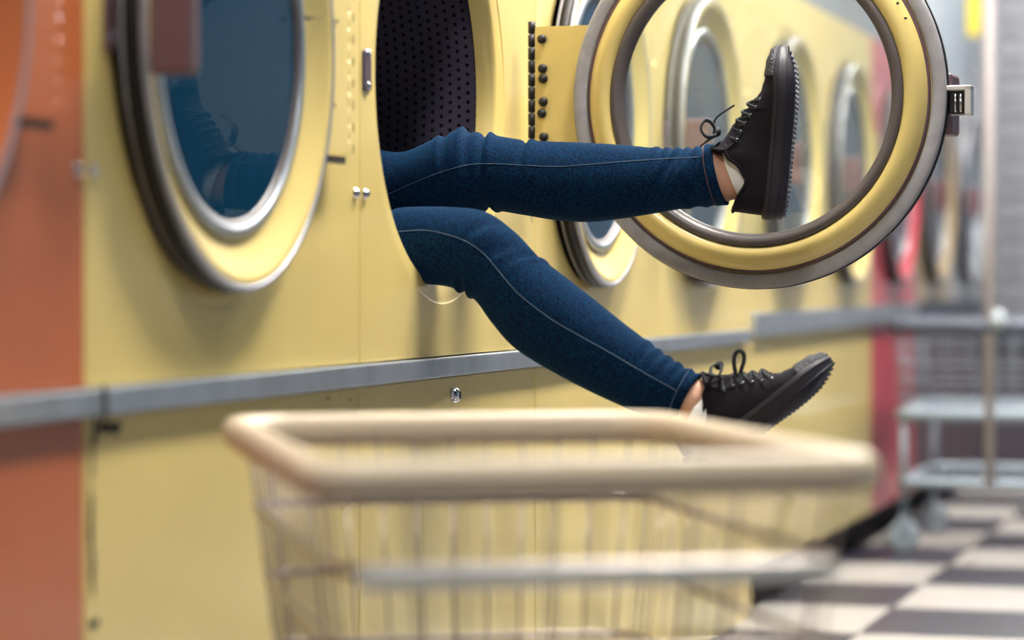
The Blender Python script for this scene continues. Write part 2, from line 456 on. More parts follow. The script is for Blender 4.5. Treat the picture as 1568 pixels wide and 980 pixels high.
C0 = -0.027
d_left2, _ = dryer(-2, C0 - 2 * PITCH, M_ORG, 'orange dryer with an orange round door at the near end of the row', full=True)
d_left, door_left = dryer(-1, C0 - PITCH, M_YEL, 'yellow dryer with its blue-reflecting glass door closed, beside the orange dryer', full=True)
d_open, door_open = dryer(0, C0, M_YEL, "yellow dryer with its round door wide open and a person's legs sticking out", is_open=True, full=True)
door_open.rotation_euler = (0, 0, math.radians(86.5))
dryer(1, C0 + PITCH, M_YEL, 'yellow dryer just behind the open door, next after the one with legs')
dryer(2, C0 + 2 * PITCH, M_YEL, 'yellow dryer seen through the open door glass, last before the thicker rail')
G2 = 2.14
dryer(3, G2 + .41, M_YEL, 'blurred yellow dryer on a black toe kick, first with the thicker rail', rail=(.598, .65), z0=.09, x0=-.41, x1=.41)
dryer(4, G2 + .41 + .82, M_YEL, 'blurred yellow dryer on a black toe kick, next to the red dryer', rail=(.598, .65), z0=.09, x0=-.41, x1=.41)
dryer(5, G2 + .41 + 1.64, M_RED, 'blurred red dryer far down the row', rail=(.598, .65), z0=.09, x0=-.41, x1=.41)
dryer(6, G2 + .41 + 2.46, M_TAN, 'blurred tan dryer far down the row beside the red one', rail=(.598, .65), z0=.09, x0=-.41, x1=.41)
dryer(7, G2 + .41 + 3.28, M_GRY, 'blurred grey dryer last in the row by the end wall', rail=(.598, .65), z0=.09, x0=-.41, x1=.41)
xs = C0 + 2 * PITCH + SEAM
fl = MB().box(xs + .001, G2 - .001, .0, .04, 0, 1.38, .002).build('filler_panel', M_YEL)
tag(fl, 'narrow yellow filler panel between two groups of dryers', 'panel')

# chips and dirt with shapes of their own, thin raised flakes of bare metal
def chip(parent, x, z, w, h, y=-.0004, seed=0, name='paint_chip', mat=None):
    rnd = random.Random(seed); n = 11; pts = []
    for k in range(n):
        a = 2 * PI * k / n; q = rnd.uniform(.55, 1.0); pts.append((w / 2 * q * math.cos(a), h / 2 * q * math.sin(a)))
    vs = [(p[0], -.0003, p[1]) for p in pts] + [(p[0], .0004, p[1]) for p in pts]
    fs = [tuple(range(n)), tuple(reversed(range(n, 2 * n)))] + [(k, (k + 1) % n, n + (k + 1) % n, n + k) for k in range(n)]
    return MB().add(vs, fs).build(name, mat or M_CHIP_SHADE, parent, (x, y, z))
def wall_local(px, py, root, y=0.0):
    p = at_y(px, py, y); return p.x - root.location.x, p.z
for k, (px, py, w, h) in enumerate([(143, 618, .018, .05), (146, 650, .012, .05), (160, 655, .05, .014), (176, 655, .03, .02), (141, 700, .008, .07), (139, 800, .012, .09), (141, 870, .012, .07), (144, 955, .03, .012)]):
    x, z = wall_local(px, py, d_left); chip(d_left, x, z, w, h, -.0006 if not (590 < py < 640) else -.0126, k + 3)
for k, (px, py, w, h) in enumerate([(502, 610, .012, .004), (536, 612, .012, .003), (520, 605, .006, .002)]):
    x, z = wall_local(px, py, d_left); chip(d_left, x, z, w, h, -.0006, k + 40)
# scratch running off the left door onto its hinge plate
for k, (px, py, w, h) in enumerate([(470, 25, .022, .006), (482, 25, .03, .0025), (497, 27, .03, .002), (515, 30, .02, .004), (476, 27, .008, .006), (512, 163, .004, .006)]):
    p = at_y(px, py, -.027); chip(door_left, p.x - (d_left.location.x + HIN), p.z - ZC, w, h, -.0008 if px > 500 else .001, k + 60)
for k in range(9):       # rusty dashes down the hinge of the closed door
    z = ZC - .11 + k * .028
    chip(door_left, .010, z - ZC, .004, .014, .0005, 80 + k, 'rust_mark', M_RUST)
for k, (a, w) in enumerate([(2.45, .012), (2.52, .02), (2.6, .006), (2.36, .004), (2.7, .005)]):   # chips on the inside of the open door
    r = .257; chip(door_open, -HIN + r * math.cos(a), r * math.sin(a), .006, w, .0345, 100 + k)
# chrome catch on the latch edge of the open door
xl = -HIN - RD
la = MB()
la.box(xl - .036, xl + .004, -.002, .022, .002, .010, .002); la.box(xl - .036, xl - .026, -.002, .022, -.034, .010, .002)
la.box(xl - .036, xl + .004, -.002, .003, -.034, .010, .002)
lo = la.build('latch_catch', material('pale_nickel', (.78, .74, .72), rough=.35, metal=.35), door_open)
MB().box(xl - .026, xl - .002, .004, .016, -.032, .0, .002).build('latch_roller', M_BLACKMETAL, door_open)
for q in (-.020, -.012): MB().tube([(xl + q, .018, -.030), (xl + q, .018, -.002)], .0022, 8).build('latch_pin', M_CHROME, door_open)

# ------------------------------------------------------------------ person lying in the open dryer
M_DENIM = material('indigo_denim', (0.0026, 0.0275, 0.072), rough=0.85, col2=(0.0034, 0.0050, 0.022), vscale=330, bump=0.5, bscale=900, sheen=0.12, spec=0.05)
M_DENIM.node_tree.nodes['Principled BSDF'].inputs['Sheen Tint'].default_value = (.15, .5, 1, 1)
M_STITCH = material('pale_blue_stitching', (0.055, 0.095, 0.16), rough=0.8)
M_STITCH2 = material('copper_hem_stitching', (0.16, 0.08, 0.07), rough=0.8)
M_SKIN = material('skin', (0.62, 0.34, 0.23), rough=0.5, var=0.04, vscale=15)
M_SOCK = material('white_ribbed_sock', (0.80, 0.77, 0.76), rough=0.9, bump=0.3, bscale=300)
M_CANVAS = material('black_canvas', (0.0085, 0.0060, 0.0115), rough=0.85, bump=0.5, bscale=700, spec=0.25)
M_SOLE = material('black_rubber_sole', (0.014, 0.011, 0.021), rough=0.55, var=0.1, vscale=30)
M_TREAD = material('worn_grey_tread', (0.10, 0.10, 0.13), rough=0.7)
M_LACE = material('black_lace', (0.012, 0.014, 0.020), rough=0.7, bump=0.4, bscale=900)
M_EYE = material('gunmetal_eyelet', (0.25, 0.27, 0.30), rough=0.25, metal=1.0)
M_KNIT = material('dark_knit_top', (0.015, 0.014, 0.02), rough=0.95)
M_HAIR = material('dark_brown_hair', (0.02, 0.012, 0.008), rough=0.5)

person = empty('person', (0.0, -.02, ZC - RD))
tag(person, 'person in blue skinny jeans and black sneakers sitting inside the open yellow dryer', 'person')
PO = person.location
def pv(p): return Vector(p) - PO

XF, XN = 0.075, -0.085                    # upright planes of the far (raised) and near (hanging) leg
def st(X, t, b, lat=.92):                 # one station of a leg: top and bottom edge of the limb
    a, c = at_x(t[0], t[1], X), at_x(b[0], b[1], X)
    return ((a + c) / 2, (a - c) / 2, lat * (a - c).length / 2, (t[0] + b[0]) / 2)
def st3(c, h, lat, px): return (Vector(c), Vector((0, 0, h)), lat, px)
far_leg = [st3((.085, .40, .795), .095, .095, 300), st3((.082, .28, .82), .088, .086, 400), st3((.078, .18, .845), .075, .078, 500),
           st(XF, (610, 233), (606, 336)), st(XF, (660, 216), (655, 336)), st(XF, (704, 199), (704, 333)), st(XF, (745, 205), (747, 322)),
           st(XF, (800, 214), (800, 329)), st(XF, (850, 217), (850, 337), .88), st(XF, (900, 219), (900, 340), .86), st(XF, (950, 222), (950, 335), .84),
           st(XF, (1000, 226), (1002, 327), .82), st(XF, (1045, 227), (1055, 318), .8), st(XF, (1080, 224), (1098, 314), .8), st(XF, (1092, 222), (1114, 313), .8)]
near_leg = [st3((-.09, .40, .785), .095, .095, 300), st3((-.088, .28, .785), .088, .086, 400),
            st(XN, (560, 322), (575, 432)), st(XN, (620, 317), (625, 434)), st(XN, (690, 317), (680, 438)), st(XN, (742, 324), (712, 448)), st(XN, (785, 353), (733, 464)),
            st(XN, (822, 391), (757, 497)), st(XN, (862, 422), (792, 535), .9), st(XN, (912, 461), (852, 572), .88), st(XN, (960, 499), (918, 606), .86),
            st(XN, (1008, 535), (974, 630), .84), st(XN, (1045, 560), (1014, 639), .82), st(XN, (1072, 575), (1040, 634), .82)]
def dense(stations, per=16):
    cs = catmull([s[0] for s in stations], per); us = catmull([s[1] for s in stations], per)
    ls = catmull([Vector((s[2], s[3], 0)) for s in stations], per)
    return [(c, u, l.x, l.y) for c, u, l in zip(cs, us, ls)]
def ring(c, u, lat, px, n=48, folds=(), grow=0.0):
    out = []; ul = u.length; un = u.normalized()
    for k in range(n):
        th = 2 * PI * k / n; d = grow
        for (p0, amp, sig, t0, tw, sl) in folds:
            dt = (th - t0 + PI) % (2 * PI) - PI
            q = (px - p0 - sl * dt) / sig
            d += (1.05 if amp > 0 else 1.5) * amp * math.exp(-q * q) * math.exp(-(dt / tw) ** 2)
        ct, sn = math.cos(th), math.sin(th)
        out.append(c + un * ((ul + d) * ct) + Vector((1, 0, 0)) * ((lat + d) * sn))
    return out
# cloth folds: (pixel along the leg, height, width, angle round the leg, spread, slant)
F_far = [(668, .0035, 7, 0, 1.3, -12), (681, -.003, 6, 0, 1.3, -12), (708, .0045, 7, 0, 1.3, -8), (722, -.003, 6, -.3, 1.2, -8), (752, .0045, 6, 0, 1.3, -6), (744, -.0045, 5, 0, 1.5, -6),
         (806, -.004, 4.5, 0, 1.3, -4), (813, .003, 6, 0, 1.2, -4), (735, .004, 6, PI, .8, 0), (748, -.004, 5, PI, .8, 0), (760, .003, 5, PI, .8, 0)]
F_far += [(860 + 15 * k, .0008, 5, -.35, .45, 0) for k in range(9)]
F_far += [(1008 + 17 * k, .0022, 5.0, -.1 + .2 * (k % 2), .8, 6) for k in range(6)] + [(1016 + 17 * k, -.0015, 5, -.2, 1.0, 6) for k in range(5)]
F_far += [(1030, -.003, 6, -1.2, .8, 25), (1052, .0028, 7, -1.4, .8, 25), (1070, -.003, 5, -1.4, .9, 8), (1085, .0025, 5, -1.6, .9, 8), (1050, .002, 6, PI, .8, 0), (1075, .0022, 6, PI, .8, 0)]
F_near = [(788, -.0045, 4.0, -.2, .75, 14), (794, .0035, 5, -.1, .7, 14), (745, .002, 9, -.8, .5, 22), (735, -.0022, 6, -.8, .6, 22), (765, -.002, 6, -.9, .5, 22),
          (716, .004, 6, PI, .7, 0), (728, -.004, 5, PI, .7, 0), (740, .004, 6, PI, .7, 0)]
F_near += [(975 + 16 * k, .0022, 5, -.1, .7, 6) for k in range(6)] + [(983 + 16 * k, -.0014, 5, -.3, .9, 6) for k in range(5)]
jm = MB()
DF, DN = dense(far_leg), dense(near_leg)
jm.rings([[pv(p) for p in ring(*s, folds=F_far)] for s in DF], True, True)
jm.rings([[pv(p) for p in ring(*s, folds=F_near)] for s in DN], True, True)
# seat of the jeans, inside the drum
def ell(c, ax, ay, az, n=24, m=12):
    return [[Vector(c) + Vector((ax * math.sin(PI * i / m) * math.cos(2 * PI * k / n), ay * math.sin(PI * i / m) * math.sin(2 * PI * k / n), az * math.cos(PI * i / m))) for k in range(n)] for i in range(1, m)]
jm.rings([[pv(p) for p in r] for r in ell((0, .44, .80), .185, .125, .125)], True, True)
jeans = jm.build('jeans', M_DENIM, person)
# seams found on the cloth surface, along the outer side of each leg
bvh = BVHTree.FromPolygons([Vector(v) + PO for v in jm.v], jm.f)
def on_cloth(px, py, off=.0004):
    d = ray(px, py).normalized(); h = bvh.ray_cast(CAM, d)
    return h[0] - d * off if h[0] is not None else None
def seam(path, mat, r, name='seam', per=7, dash=False):
    pts = [on_cloth(p.x, p.y) for p in catmull([(a, b, 0) for a, b in path], per)]
    pts = [pv(p) for p in pts if p is not None]
    if len(pts) > 2: MB().tube(pts, r, 6).build(name, mat, jeans)
seam([(588, 300), (606, 292), (640, 277), (680, 262), (720, 252), (760, 251), (800, 253), (850, 255), (900, 252), (960, 247), (1020, 243), (1060, 241), (1090, 239)], M_STITCH, .00055)
seam([(600, 356), (630, 353), (655, 353), (680, 358), (712, 369), (740, 388), (765, 417), (795, 451), (840, 486), (880, 510), (930, 538), (990, 573), (1052, 607)], M_STITCH, .0006)
# turned hems
def hem(D, folds, k0, name, topstitch):
    seg = D[-k0:]
    rg = [ring(*s, folds=folds, grow=.0012) for s in seg]
    rg = [ring(*seg[0], folds=folds, grow=.0002)] + rg + [ring(*seg[-1], folds=folds, grow=-.003)]
    h = MB().rings([[pv(p) for p in r] for r in rg], False, False).build(name, M_DENIM, jeans)
    MB().tube([pv(p) for p in ring(*seg[0], folds=folds, grow=.0012)], .0006, 6, closed=True).build('hem_stitch', topstitch, jeans)
hem(DF, F_far, 17, 'hem', M_STITCH2); hem(DN, F_near, 11, 'hem', M_STITCH)

# shoes ------------------------------------------------------------
SL = 0.240
SOLE_W = [(0, 0), (.003, .012), (.010, .020), (.025, .0275), (.06, .030), (.10, .031), (.14, .0365), (.175, .041), (.20, .0385), (.22, .029), (.232, .018), (.238, .009), (.240, 0)]
def spring(x): return 0.012 * max(0, (x - .15) / .09) ** 2 + .004 * max(0, (.05 - x) / .05) ** 2
def sw(x): return max(0.0, lerp_lin(SOLE_W, x))
def lerp_lin(tab, x):
    for (a, va), (b, vb) in zip(tab, tab[1:]):
        if x <= b: return va + (vb - va) * max(0, (x - a)) / (b - a)
    return tab[-1][1]
ZT = [(.0, .070), (.02, .067), (.05, .057), (.066, .066), (.080, .085), (.09, .093), (.105, .093), (.12, .086), (.14, .073), (.16, .058), (.178, .048), (.195, .043), (.215, .039), (.232, .031), (.24, .022)]
def outline():
    xs = [SL * (0.5 - 0.5 * math.cos(PI * k / 36)) for k in range(37)]
    return [(x, sw(x)) for x in xs] + [(x, -sw(x)) for x in reversed(xs[1:-1])]
def sneaker(heel, toe, yaw, roll, sock_rings, loop_up, side=-1):
    """sneaker modelled heel to toe along local x, sole at z = 0; heel and toe are points under the shoe"""
    ex = (toe - heel).normalized(); ey = Vector((1, 0, 0)); ey = (ey - ex * ey.dot(ex)).normalized()
    ez = ex.cross(ey)                       # away from the sole
    if ez.dot(Vector((0, 1, 0))) < 0: ez = -ez
    ey = ez.cross(ex)
    R = Matrix((ex, ey, ez)).transposed().to_4x4()
    MW = Matrix.Translation(heel) @ R @ Matrix.Rotation(yaw, 4, 'Z') @ Matrix.Rotation(roll, 4, 'X')
    near = -1 if (MW.to_3x3() @ Vector((0, 1, 0))).x > 0 else 1      # local y sign of the side towards the camera
    # upper: a wrapped canvas side from throat round the heel to throat
    um = MB(); xs = [.168 * k / 26 for k in range(27)]
    path = [(x, sw(x)) for x in reversed(xs[1:])] + [(0, 0)] + [(x, -sw(x)) for x in xs[1:]]
    rows = []
    for x, y in path:
        zt = lerp_table(ZT, x) - (.003 if x > .09 else 0)
        throat = min(1, max(0, (x - .085) / .03))
        k_top = (.93 - .02 * throat) if throat == 0 else .93 - .45 * throat
        row = []
        for j in range(9):
            v = j / 8; z = .022 + (zt - .022) * v
            k = 1 + (k_top - 1) * v ** 1.6 + .03 * math.sin(PI * v)
            dx = .006 * v if x < .03 else 0
            row.append(Vector((x + dx * (1 - x / .03 if x < .03 else 0) + (.004 * (1 - v) if x < .01 else 0), y * k, z + spring(x))))
        rows.append(row)
    um.grid(rows)
    # thickness: an inner skin
    inner = [[p + Vector((.0025 if p.x < .02 else 0, -.0025 if p.y > 0 else .0025, 0)) if abs(p.y) > .004 else p + Vector((.003, 0, 0)) for p in r] for r in rows]
    um.grid(inner); um.grid([[r[-1] for r in rows], [r[-1] for r in inner]])
    # vamp dome from the throat to the toe
    vr = []
    for i in range(17):
        x = .150 + (.2385 - .150) * (math.sin(PI / 2 * i / 16)); w = max(.001, sw(x) - .0012); zt = lerp_table(ZT, x)
        vr.append([Vector((x, w * math.copysign(abs(math.cos(a)) ** .8, math.cos(a)), .018 + spring(x) + (zt - .018) * abs(math.sin(a)) ** .75)) for a in [PI * q / 16 for q in range(17)]])
    um.grid(vr)
    um.add([Vector((x, y * .96, .02 + spring(x))) for x, y in outline()], [tuple(range(len(outline())))])
    shoe = um.build('sneaker', M_CANVAS, person, fix=False)
    shoe.matrix_local = Matrix.Translation(-PO) @ MW
    # padded collar edge
    cp = [Vector(r[-1]) for r in rows if r[-1].x < .1]
    MB().tube(cp, .0026, 8).build('collar_edge', M_CANVAS, shoe)
    # rubber foxing and sole
    ol = outline(); sm = MB(); sr = []
    for z, k in ((0, .90), (.002, .97), (.010, 1.03), (.024, 1.03), (.0285, 1.02), (.0295, .96)):
        sr.append([Vector((SL / 2 + (x - SL / 2) * (1 + (k - 1) * .35), y * k + math.copysign(.0006, y), z * (1 - .35 * max(0, (x - .19) / .05) ** 2) + spring(x) + max(0, .012 - z) * .6 * max(0, (x - .2) / .04) ** 2)) for x, y in ol])
    sm.rings(sr, True, True); sm.build('sole', M_SOLE, shoe)
    for zz in (.0105, .0235):
        MB().tube([Vector((SL / 2 + (x - SL / 2) * 1.012, y * 1.04 + math.copysign(.0006, y), zz * (1 - .35 * max(0, (x - .19) / .05) ** 2) + spring(x))) for x, y in ol], .0011, 6, closed=True).build('foxing_line', M_SOLE, shoe)
    tm = MB()
    for i in range(34):                      # tread ribs under the sole
        x = .008 + i * .0068
        w = sw(x) * .9
        if w < .006: continue
        pts = [Vector((x + .0022 * ((q % 2) * 2 - 1), -w + 2 * w * q / 8, -.0006 + spring(x) + .0072 * max(0, (x - .2) / .04) ** 2)) for q in range(9)]
        tm.tube(pts, .0011, 5)
    tm.build('tread', M_TREAD, shoe)
    # rubber toe cap with raised texture
    tc = MB(); tr = []
    for i in range(13):
        x = .196 + (.2395 - .196) * (math.sin(PI / 2 * i / 12)); w = max(.001, sw(x) + .0006); zt = lerp_table(ZT, x) + .0016
        tr.append([Vector((x + .0006, w * math.copysign(abs(math.cos(a)) ** .8, math.cos(a)), .02 + spring(x) + (zt - .02) * abs(math.sin(a)) ** .75)) for a in [PI * q / 20 for q in range(21)]])
    tc.grid(tr); cap = tc.build('toe_cap', M_TOECAP, shoe, fix=False)
    # tongue
    tg = MB(); tr = []
    for i in range(12):
        v = i / 11; x = .166 - .076 * v; z = (lerp_table(ZT, x) if x > .106 else .092 + (.106 - x) * 1.0) + .002; hw = .016 + .013 * v
        tr.append([Vector((x - .0015 * abs(q) ** 2, hw * q, z - .020 * q * q + spring(x))) for q in [-1 + 2 * s / 12 for s in range(13)]])
    tg.grid(tr); tg.grid([[p + Vector((-.003, 0, -.003)) for p in r] for r in tr]); edge = tr[-1]
    tg.tube(edge, .003, 8); t_o = tg.build('tongue', M_CANVAS, shoe, fix=False)
    tl = MB().box(-.006, .006, -.011, .011, 0, .0015, .0005).build('tongue_label', M_TREAD, shoe, (.097, 0, .1035)); tl.rotation_euler = (0, math.radians(45), 0)
    # eyelets and crossing laces
    pos = []
    for i in range(6):
        x = .104 + i * .0118
        zt = lerp_table(ZT, x) - .003
        k_top = .93 - .45 * min(1, max(0, (x - .085) / .03))
        z = .022 + (zt - .022) * .76 + spring(x); y = sw(x) * (k_top + .20)
        pos.append((x, y, z))
    for s in (1, -1):
        for (x, y, z) in pos:
            MB().lathe([(.0021, .0004), (.0024, -.0009), (.0034, -.0009), (.0037, .0004)], n=14, closed=True).build('eyelet', M_EYE, shoe, (x, s * (y + .0012), z)).rotation_euler = (0.75 * (1 if s < 0 else -1), 0, 0 if s < 0 else PI)
    for i in range(5):
        for s in (1, -1):
            (x0, y0, z0), (x1, y1, z1) = pos[i], pos[i + 1]
            pts = [(x1, s * y1, z1 + .003), (x1 * .7 + x0 * .3, s * y1 * .6, z1 + .013), ((x0 + x1) / 2, 0, (z0 + z1) / 2 + .0165 + (.0015 if s > 0 else 0)), (x0 * .7 + x1 * .3, -s * y0 * .6, z0 + .013), (x0, -s * y0, z0 + .003)]
            MB().tube(catmull(pts, 5), .0028, 8, flat=.5, flat_dir=(0, 0, 1)).build('lace', M_LACE, shoe)
    # bow: knot, loops and loose ends
    kx, kz = .114, .106
    bow = MB()
    bow.rings(ell((kx, 0, kz), .007, .008, .006, 12, 8), True, True)
    bow.build('lace_knot', M_LACE, shoe)
    n_ = near
    if loop_up:
        l1 = [(kx, 0, kz), (kx + .020, n_ * .004, kz + .016), (kx + .030, n_ * .006, kz + .034), (kx + .036, n_ * .005, kz + .044), (kx + .034, n_ * .003, kz + .048), (kx + .024, 0, kz + .040), (kx + .012, 0, kz + .020), (kx, 0, kz)]
        l1 = [pv(at_x(a, b, XN - .004)) for a, b in ((1127, 583), (1126, 570), (1124, 556), (1125, 544), (1131, 537), (1138, 541), (1139, 552), (1135, 566), (1131, 578), (1128, 585))]
        inv = (Matrix.Translation(-PO) @ MW).inverted(); l1 = [inv @ p for p in l1]
        MB().tube(catmull(l1, 6), .0028, 8, flat=.55, flat_dir=(0, n_, 0)).build('lace_loop', M_LACE, shoe)
        l2 = [(kx, 0, kz), (kx - .006, n_ * .015, kz + .003), (kx - .012, n_ * .030, kz - .006), (kx - .004, n_ * .033, kz - .014), (kx + .004, n_ * .02, kz - .006), (kx, 0, kz)]
    else:
        l2 = [(kx, 0, kz), (kx + .012, n_ * .012, kz + .008), (kx + .014, n_ * .022, kz + .016), (kx + .002, n_ * .028, kz + .020), (kx - .008, n_ * .024, kz + .012), (kx - .006, n_ * .012, kz + .002), (kx, 0, kz)]
        l3 = [(kx, 0, kz), (kx + .008, -n_ * .006, kz + .006), (kx + .022, -n_ * .008, kz + .002), (kx + .040, -n_ * .010, kz - .020)]
        MB().tube(catmull(l3, 6), .0024, 8, flat=.6, flat_dir=(0, 0, 1)).build('lace_end', M_LACE, shoe)
        l4 = [(kx, 0, kz), (kx - .008, n_ * .008, kz + .005), (kx - .014, n_ * .012, kz + .012), (kx - .022, n_ * .014, kz + .020)]
        MB().tube(catmull(l4, 6), .0024, 8, flat=.6, flat_dir=(0, 0, 1)).build('lace_end', M_LACE, shoe)
    MB().tube(catmull(l2, 6), .003, 8, flat=.6, flat_dir=(0, 0, 1)).build('lace_loop', M_LACE, shoe)
    # sock
    sk = MB()
    sk.rings([[pv(p) for p in ring(*s, n=32)] for s in dense(sock_rings, 6)], False, False)
    sk.build('sock', M_SOCK, person)
    return MW
M_TOECAP = material('textured_black_toe_cap', (0.020, 0.020, 0.030), rough=0.5, bump=0.0)
_nt = M_TOECAP.node_tree
_v = nd(_nt, 'ShaderNodeTexVoronoi'); _v.inputs['Scale'].default_value = 420
_b = nd(_nt, 'ShaderNodeBump'); _b.inputs['Strength'].default_value = .8; _b.inputs['Distance'].default_value = .002
_tc = nd(_nt, 'ShaderNodeTexCoord')
_nt.links.new(_tc.outputs['Object'], _v.inputs['Vector']); _nt.links.new(_v.outputs['Distance'], _b.inputs['Height'])
_nt.links.new(_b.outputs['Normal'], _nt.nodes['Principled BSDF'].inputs['Normal'])

sock_far = [st(XF, (1108, 230), (1139, 311), .78), st(XF, (1122, 226), (1150, 312), .70), st(XF, (1145, 226), (1165, 312), .60), st(XF, (1168, 222), (1178, 308), .5)]
sock_near = [st(XN, (1079, 600), (1045, 672), .78), st(XN, (1092, 603), (1054, 690), .70), st(XN, (1108, 618), (1070, 694), .60), st(XN, (1125, 634), (1090, 700), .5)]
MF = sneaker(at_x(1203, 338, XF), at_x(1226, 88, XF), 0, math.radians(7), sock_far, False)
MN = sneaker(at_x(1066, 734, XN), at_x(1262, 592, XN), math.radians(4), 0, sock_near, True)

# body: one continuous skin surface (legs, feet, trunk, head) under the clothes
bm_ = MB()
far_b = [s for s in far_leg] + [st(XF, (1106, 232), (1136, 308), .78), st(XF, (1135, 230), (1155, 308), .5), st(XF, (1165, 230), (1178, 306), .3), ]
near_b = [s for s in near_leg] + [st(XN, (1084, 584), (1046, 668), .78), st(XN, (1094, 604), (1058, 684), .5), st(XN, (1120, 634), (1086, 698), .3)]
for D in (dense(far_b, 5), dense(near_b, 5)):
    nD = len(D)
    bm_.rings([[pv(p) for p in ring(*s, n=24, grow=-.0105 if q < nD - 21 else -.0035)] for q, s in enumerate(D)], True, True)
def limb(pts, rs, n=16):
    pp = catmull(pts, 5); q = catmull([(r, 0, 0) for r in rs], 5)
    bm_.tube([pv(p) for p in pp], [v.x for v in q], n)
for MM in (MF, MN): limb([MM @ Vector(p) for p in ((.035, 0, .050), (.09, 0, .056), (.15, 0, .040), (.205, 0, .036))], [.020, .022, .013, .009])
limb([(0, .44, .80), (0, .54, .92), (0, .57, 1.04), (0, .545, 1.13), (0, .50, 1.17)], [.12, .115, .12, .09, .05])
bm_.rings([[pv(p) for p in r] for r in ell((0, .44, 1.215), .075, .092, .105)], True, True)
bm_.rings([[pv(p) for p in r] for r in ell((0, .345, 1.20), .012, .014, .022, 10, 6)], True, True)
for s in (-1, 1):
    limb([(s * .10, .55, 1.12), (s * .18, .57, 1.09), (s * .22, .63, .95), (s * .12, .69, .86), (s * .03, .70, .84)], [.05, .045, .04, .032, .03])
    bm_.rings([[pv(p) for p in r] for r in ell((s * .076, .45, 1.205), .010, .018, .028, 10, 6)], True, True)
body = bm_.build('body', M_SKIN, person)
rm = body.modifiers.new('remesh', 'REMESH'); rm.mode = 'VOXEL'; rm.voxel_size = .006; rm.use_smooth_shade = True
sm_ = body.modifiers.new('smooth', 'SMOOTH'); sm_.iterations = 4; sm_.factor = .5
# knitted top and hair, out of sight inside the drum
bm_ = MB()
limb([(0, .445, .82), (0, .54, .92), (0, .57, 1.04), (0, .545, 1.13), (0, .51, 1.16)], [.132, .127, .13, .10, .062])
for s in (-1, 1): limb([(s * .08, .55, 1.12), (s * .18, .57, 1.09), (s * .22, .63, .95), (s * .12, .69, .86), (s * .02, .70, .84)], [.06, .055, .05, .042, .04])
kn = bm_.build('knit_top', M_KNIT, person)
rm = kn.modifiers.new('remesh', 'REMESH'); rm.mode = 'VOXEL'; rm.voxel_size = .009; rm.use_smooth_shade = True
hm = MB(); hm.rings([[pv(p) for p in r] for r in ell((0, .462, 1.225), .084, .092, .108)], True, True)
hm.rings([[pv(p) for p in r] for r in ell((0, .53, 1.16), .07, .05, .11)], True, True)
hm.build('hair', M_HAIR, person)

# ------------------------------------------------------------------ laundry cart in the foreground
A_ = ANG + math.radians(11.2)
ca_f = Vector((math.cos(A_), math.sin(A_), 0)); ca_r = Vector((math.sin(A_), -math.cos(A_), 0))
cn = at_z(922, 715, 2.16); cb = at_z(688, 640, 2.85)
mid = (cn + cb) / 2
RZ = 0.572
cart = empty('laundry_cart', (mid.x, mid.y, 0), A_ - PI / 2)
tag(cart, 'blurred wire laundry cart with a cream plastic rim standing before the yellow dryers', 'cart', )
# local: y away from the camera, x to the right
CW, CD = 0.222, 0.352
def rrect(w, d, rad, z, n=8):
    pts = []
    for (sx, sy, a0) in ((1, 1, 0), (-1, 1, PI / 2), (-1, -1, PI), (1, -1, 3 * PI / 2)):
        for k in range(n + 1):
            a = a0 + PI / 2 * k / n
            pts.append(Vector((sx * (w - rad) + rad * math.cos(a), sy * (d - rad) + rad * math.sin(a), z)))
    return pts
rim = MB(); rg = []
for k in range(16):
    a = 2 * PI * k / 16; ox, oz = .0135 * math.cos(a), .0165 * math.sin(a)
    rg.append(rrect(CW + ox, CD + ox, .05, RZ + oz))
rim.rings(rg + [rg[0]], False, False); rim.build('rim', M_CREAM, cart)
def half(z):                               # the basket narrows downwards
    t = (RZ - z) / .36; return CW - .012 - .045 * t, CD - .012 - .05 * t
for z, r in ((.500, .0042), (.431, .0034), (.362, .0034), (.293, .0034), (.225, .0042)):
    w, d = half(z); MB().tube(rrect(w + .003, d + .003, .04, z), r, 8, closed=True).build('hoop_wire', M_WIRE, cart)
bar = MB(); w, d = half(.5); bar.box(-w + .01, w - .01, -d - .012, -d - .003, .486, .502, .002); bar.build('front_bar', M_BAR, cart)
zt_, zb_ = RZ - .005, .222
(w1, d1), (w2, d2) = half(zt_), half(zb_)
nx, ny = 11, 13
for i in range(nx):
    t = -1 + 2 * i / (nx - 1); t *= .9
    for s in (-1, 1):
        MB().tube([(t * w1, s * d1, zt_), (t * w2, s * d2, zb_)], .0015, 6).build('wire', M_WIRE, cart)
for i in range(ny):
    t = (-1 + 2 * i / (ny - 1)) * .93
    for s in (-1, 1):
        MB().tube([(s * w1, t * d1, zt_), (s * w2, t * d2, zb_)], .0015, 6).build('wire', M_WIRE, cart)
for i in range(9):
    x = (-1 + 2 * i / 8) * w2 * .9; MB().tube([(x, -d2, zb_), (x, d2, zb_)], .0019, 6).build('floor_wire', M_WIRE, cart)
fm = MB(); fm.tube(rrect(w2 + .01, d2 + .01, .04, .19), .011, 10, closed=True)
fm.build('chassis', M_WIRE, cart)
def casters(root, w, d, z, r):
    for sx in (-1, 1):
        for sy in (-1, 1):
            c = MB(); x, y = sx * w, sy * d
            c.tube([(x, y, z), (x, y, 2 * r + .012)], .008, 10); c.box(x - .016, x + .016, y - .012, y + .012, 2 * r + .004, 2 * r + .014, .002)
            c.box(x - .016, x - .013, y - .012, y + .012, r - .01, 2 * r + .006); c.box(x + .013, x + .016, y - .012, y + .012, r - .01, 2 * r + .006)
            co = c.build('caster', M_WIRE2, root)
            MB().lathe([(.006, -.011), (r - .004, -.011), (r, -.007), (r, .007), (r - .004, .011), (.006, .011)], (x, y, r), 24, axis='X', closed=True).build('wheel', M_RUBBER, co)
casters(cart, w2, d2, .19, .045)
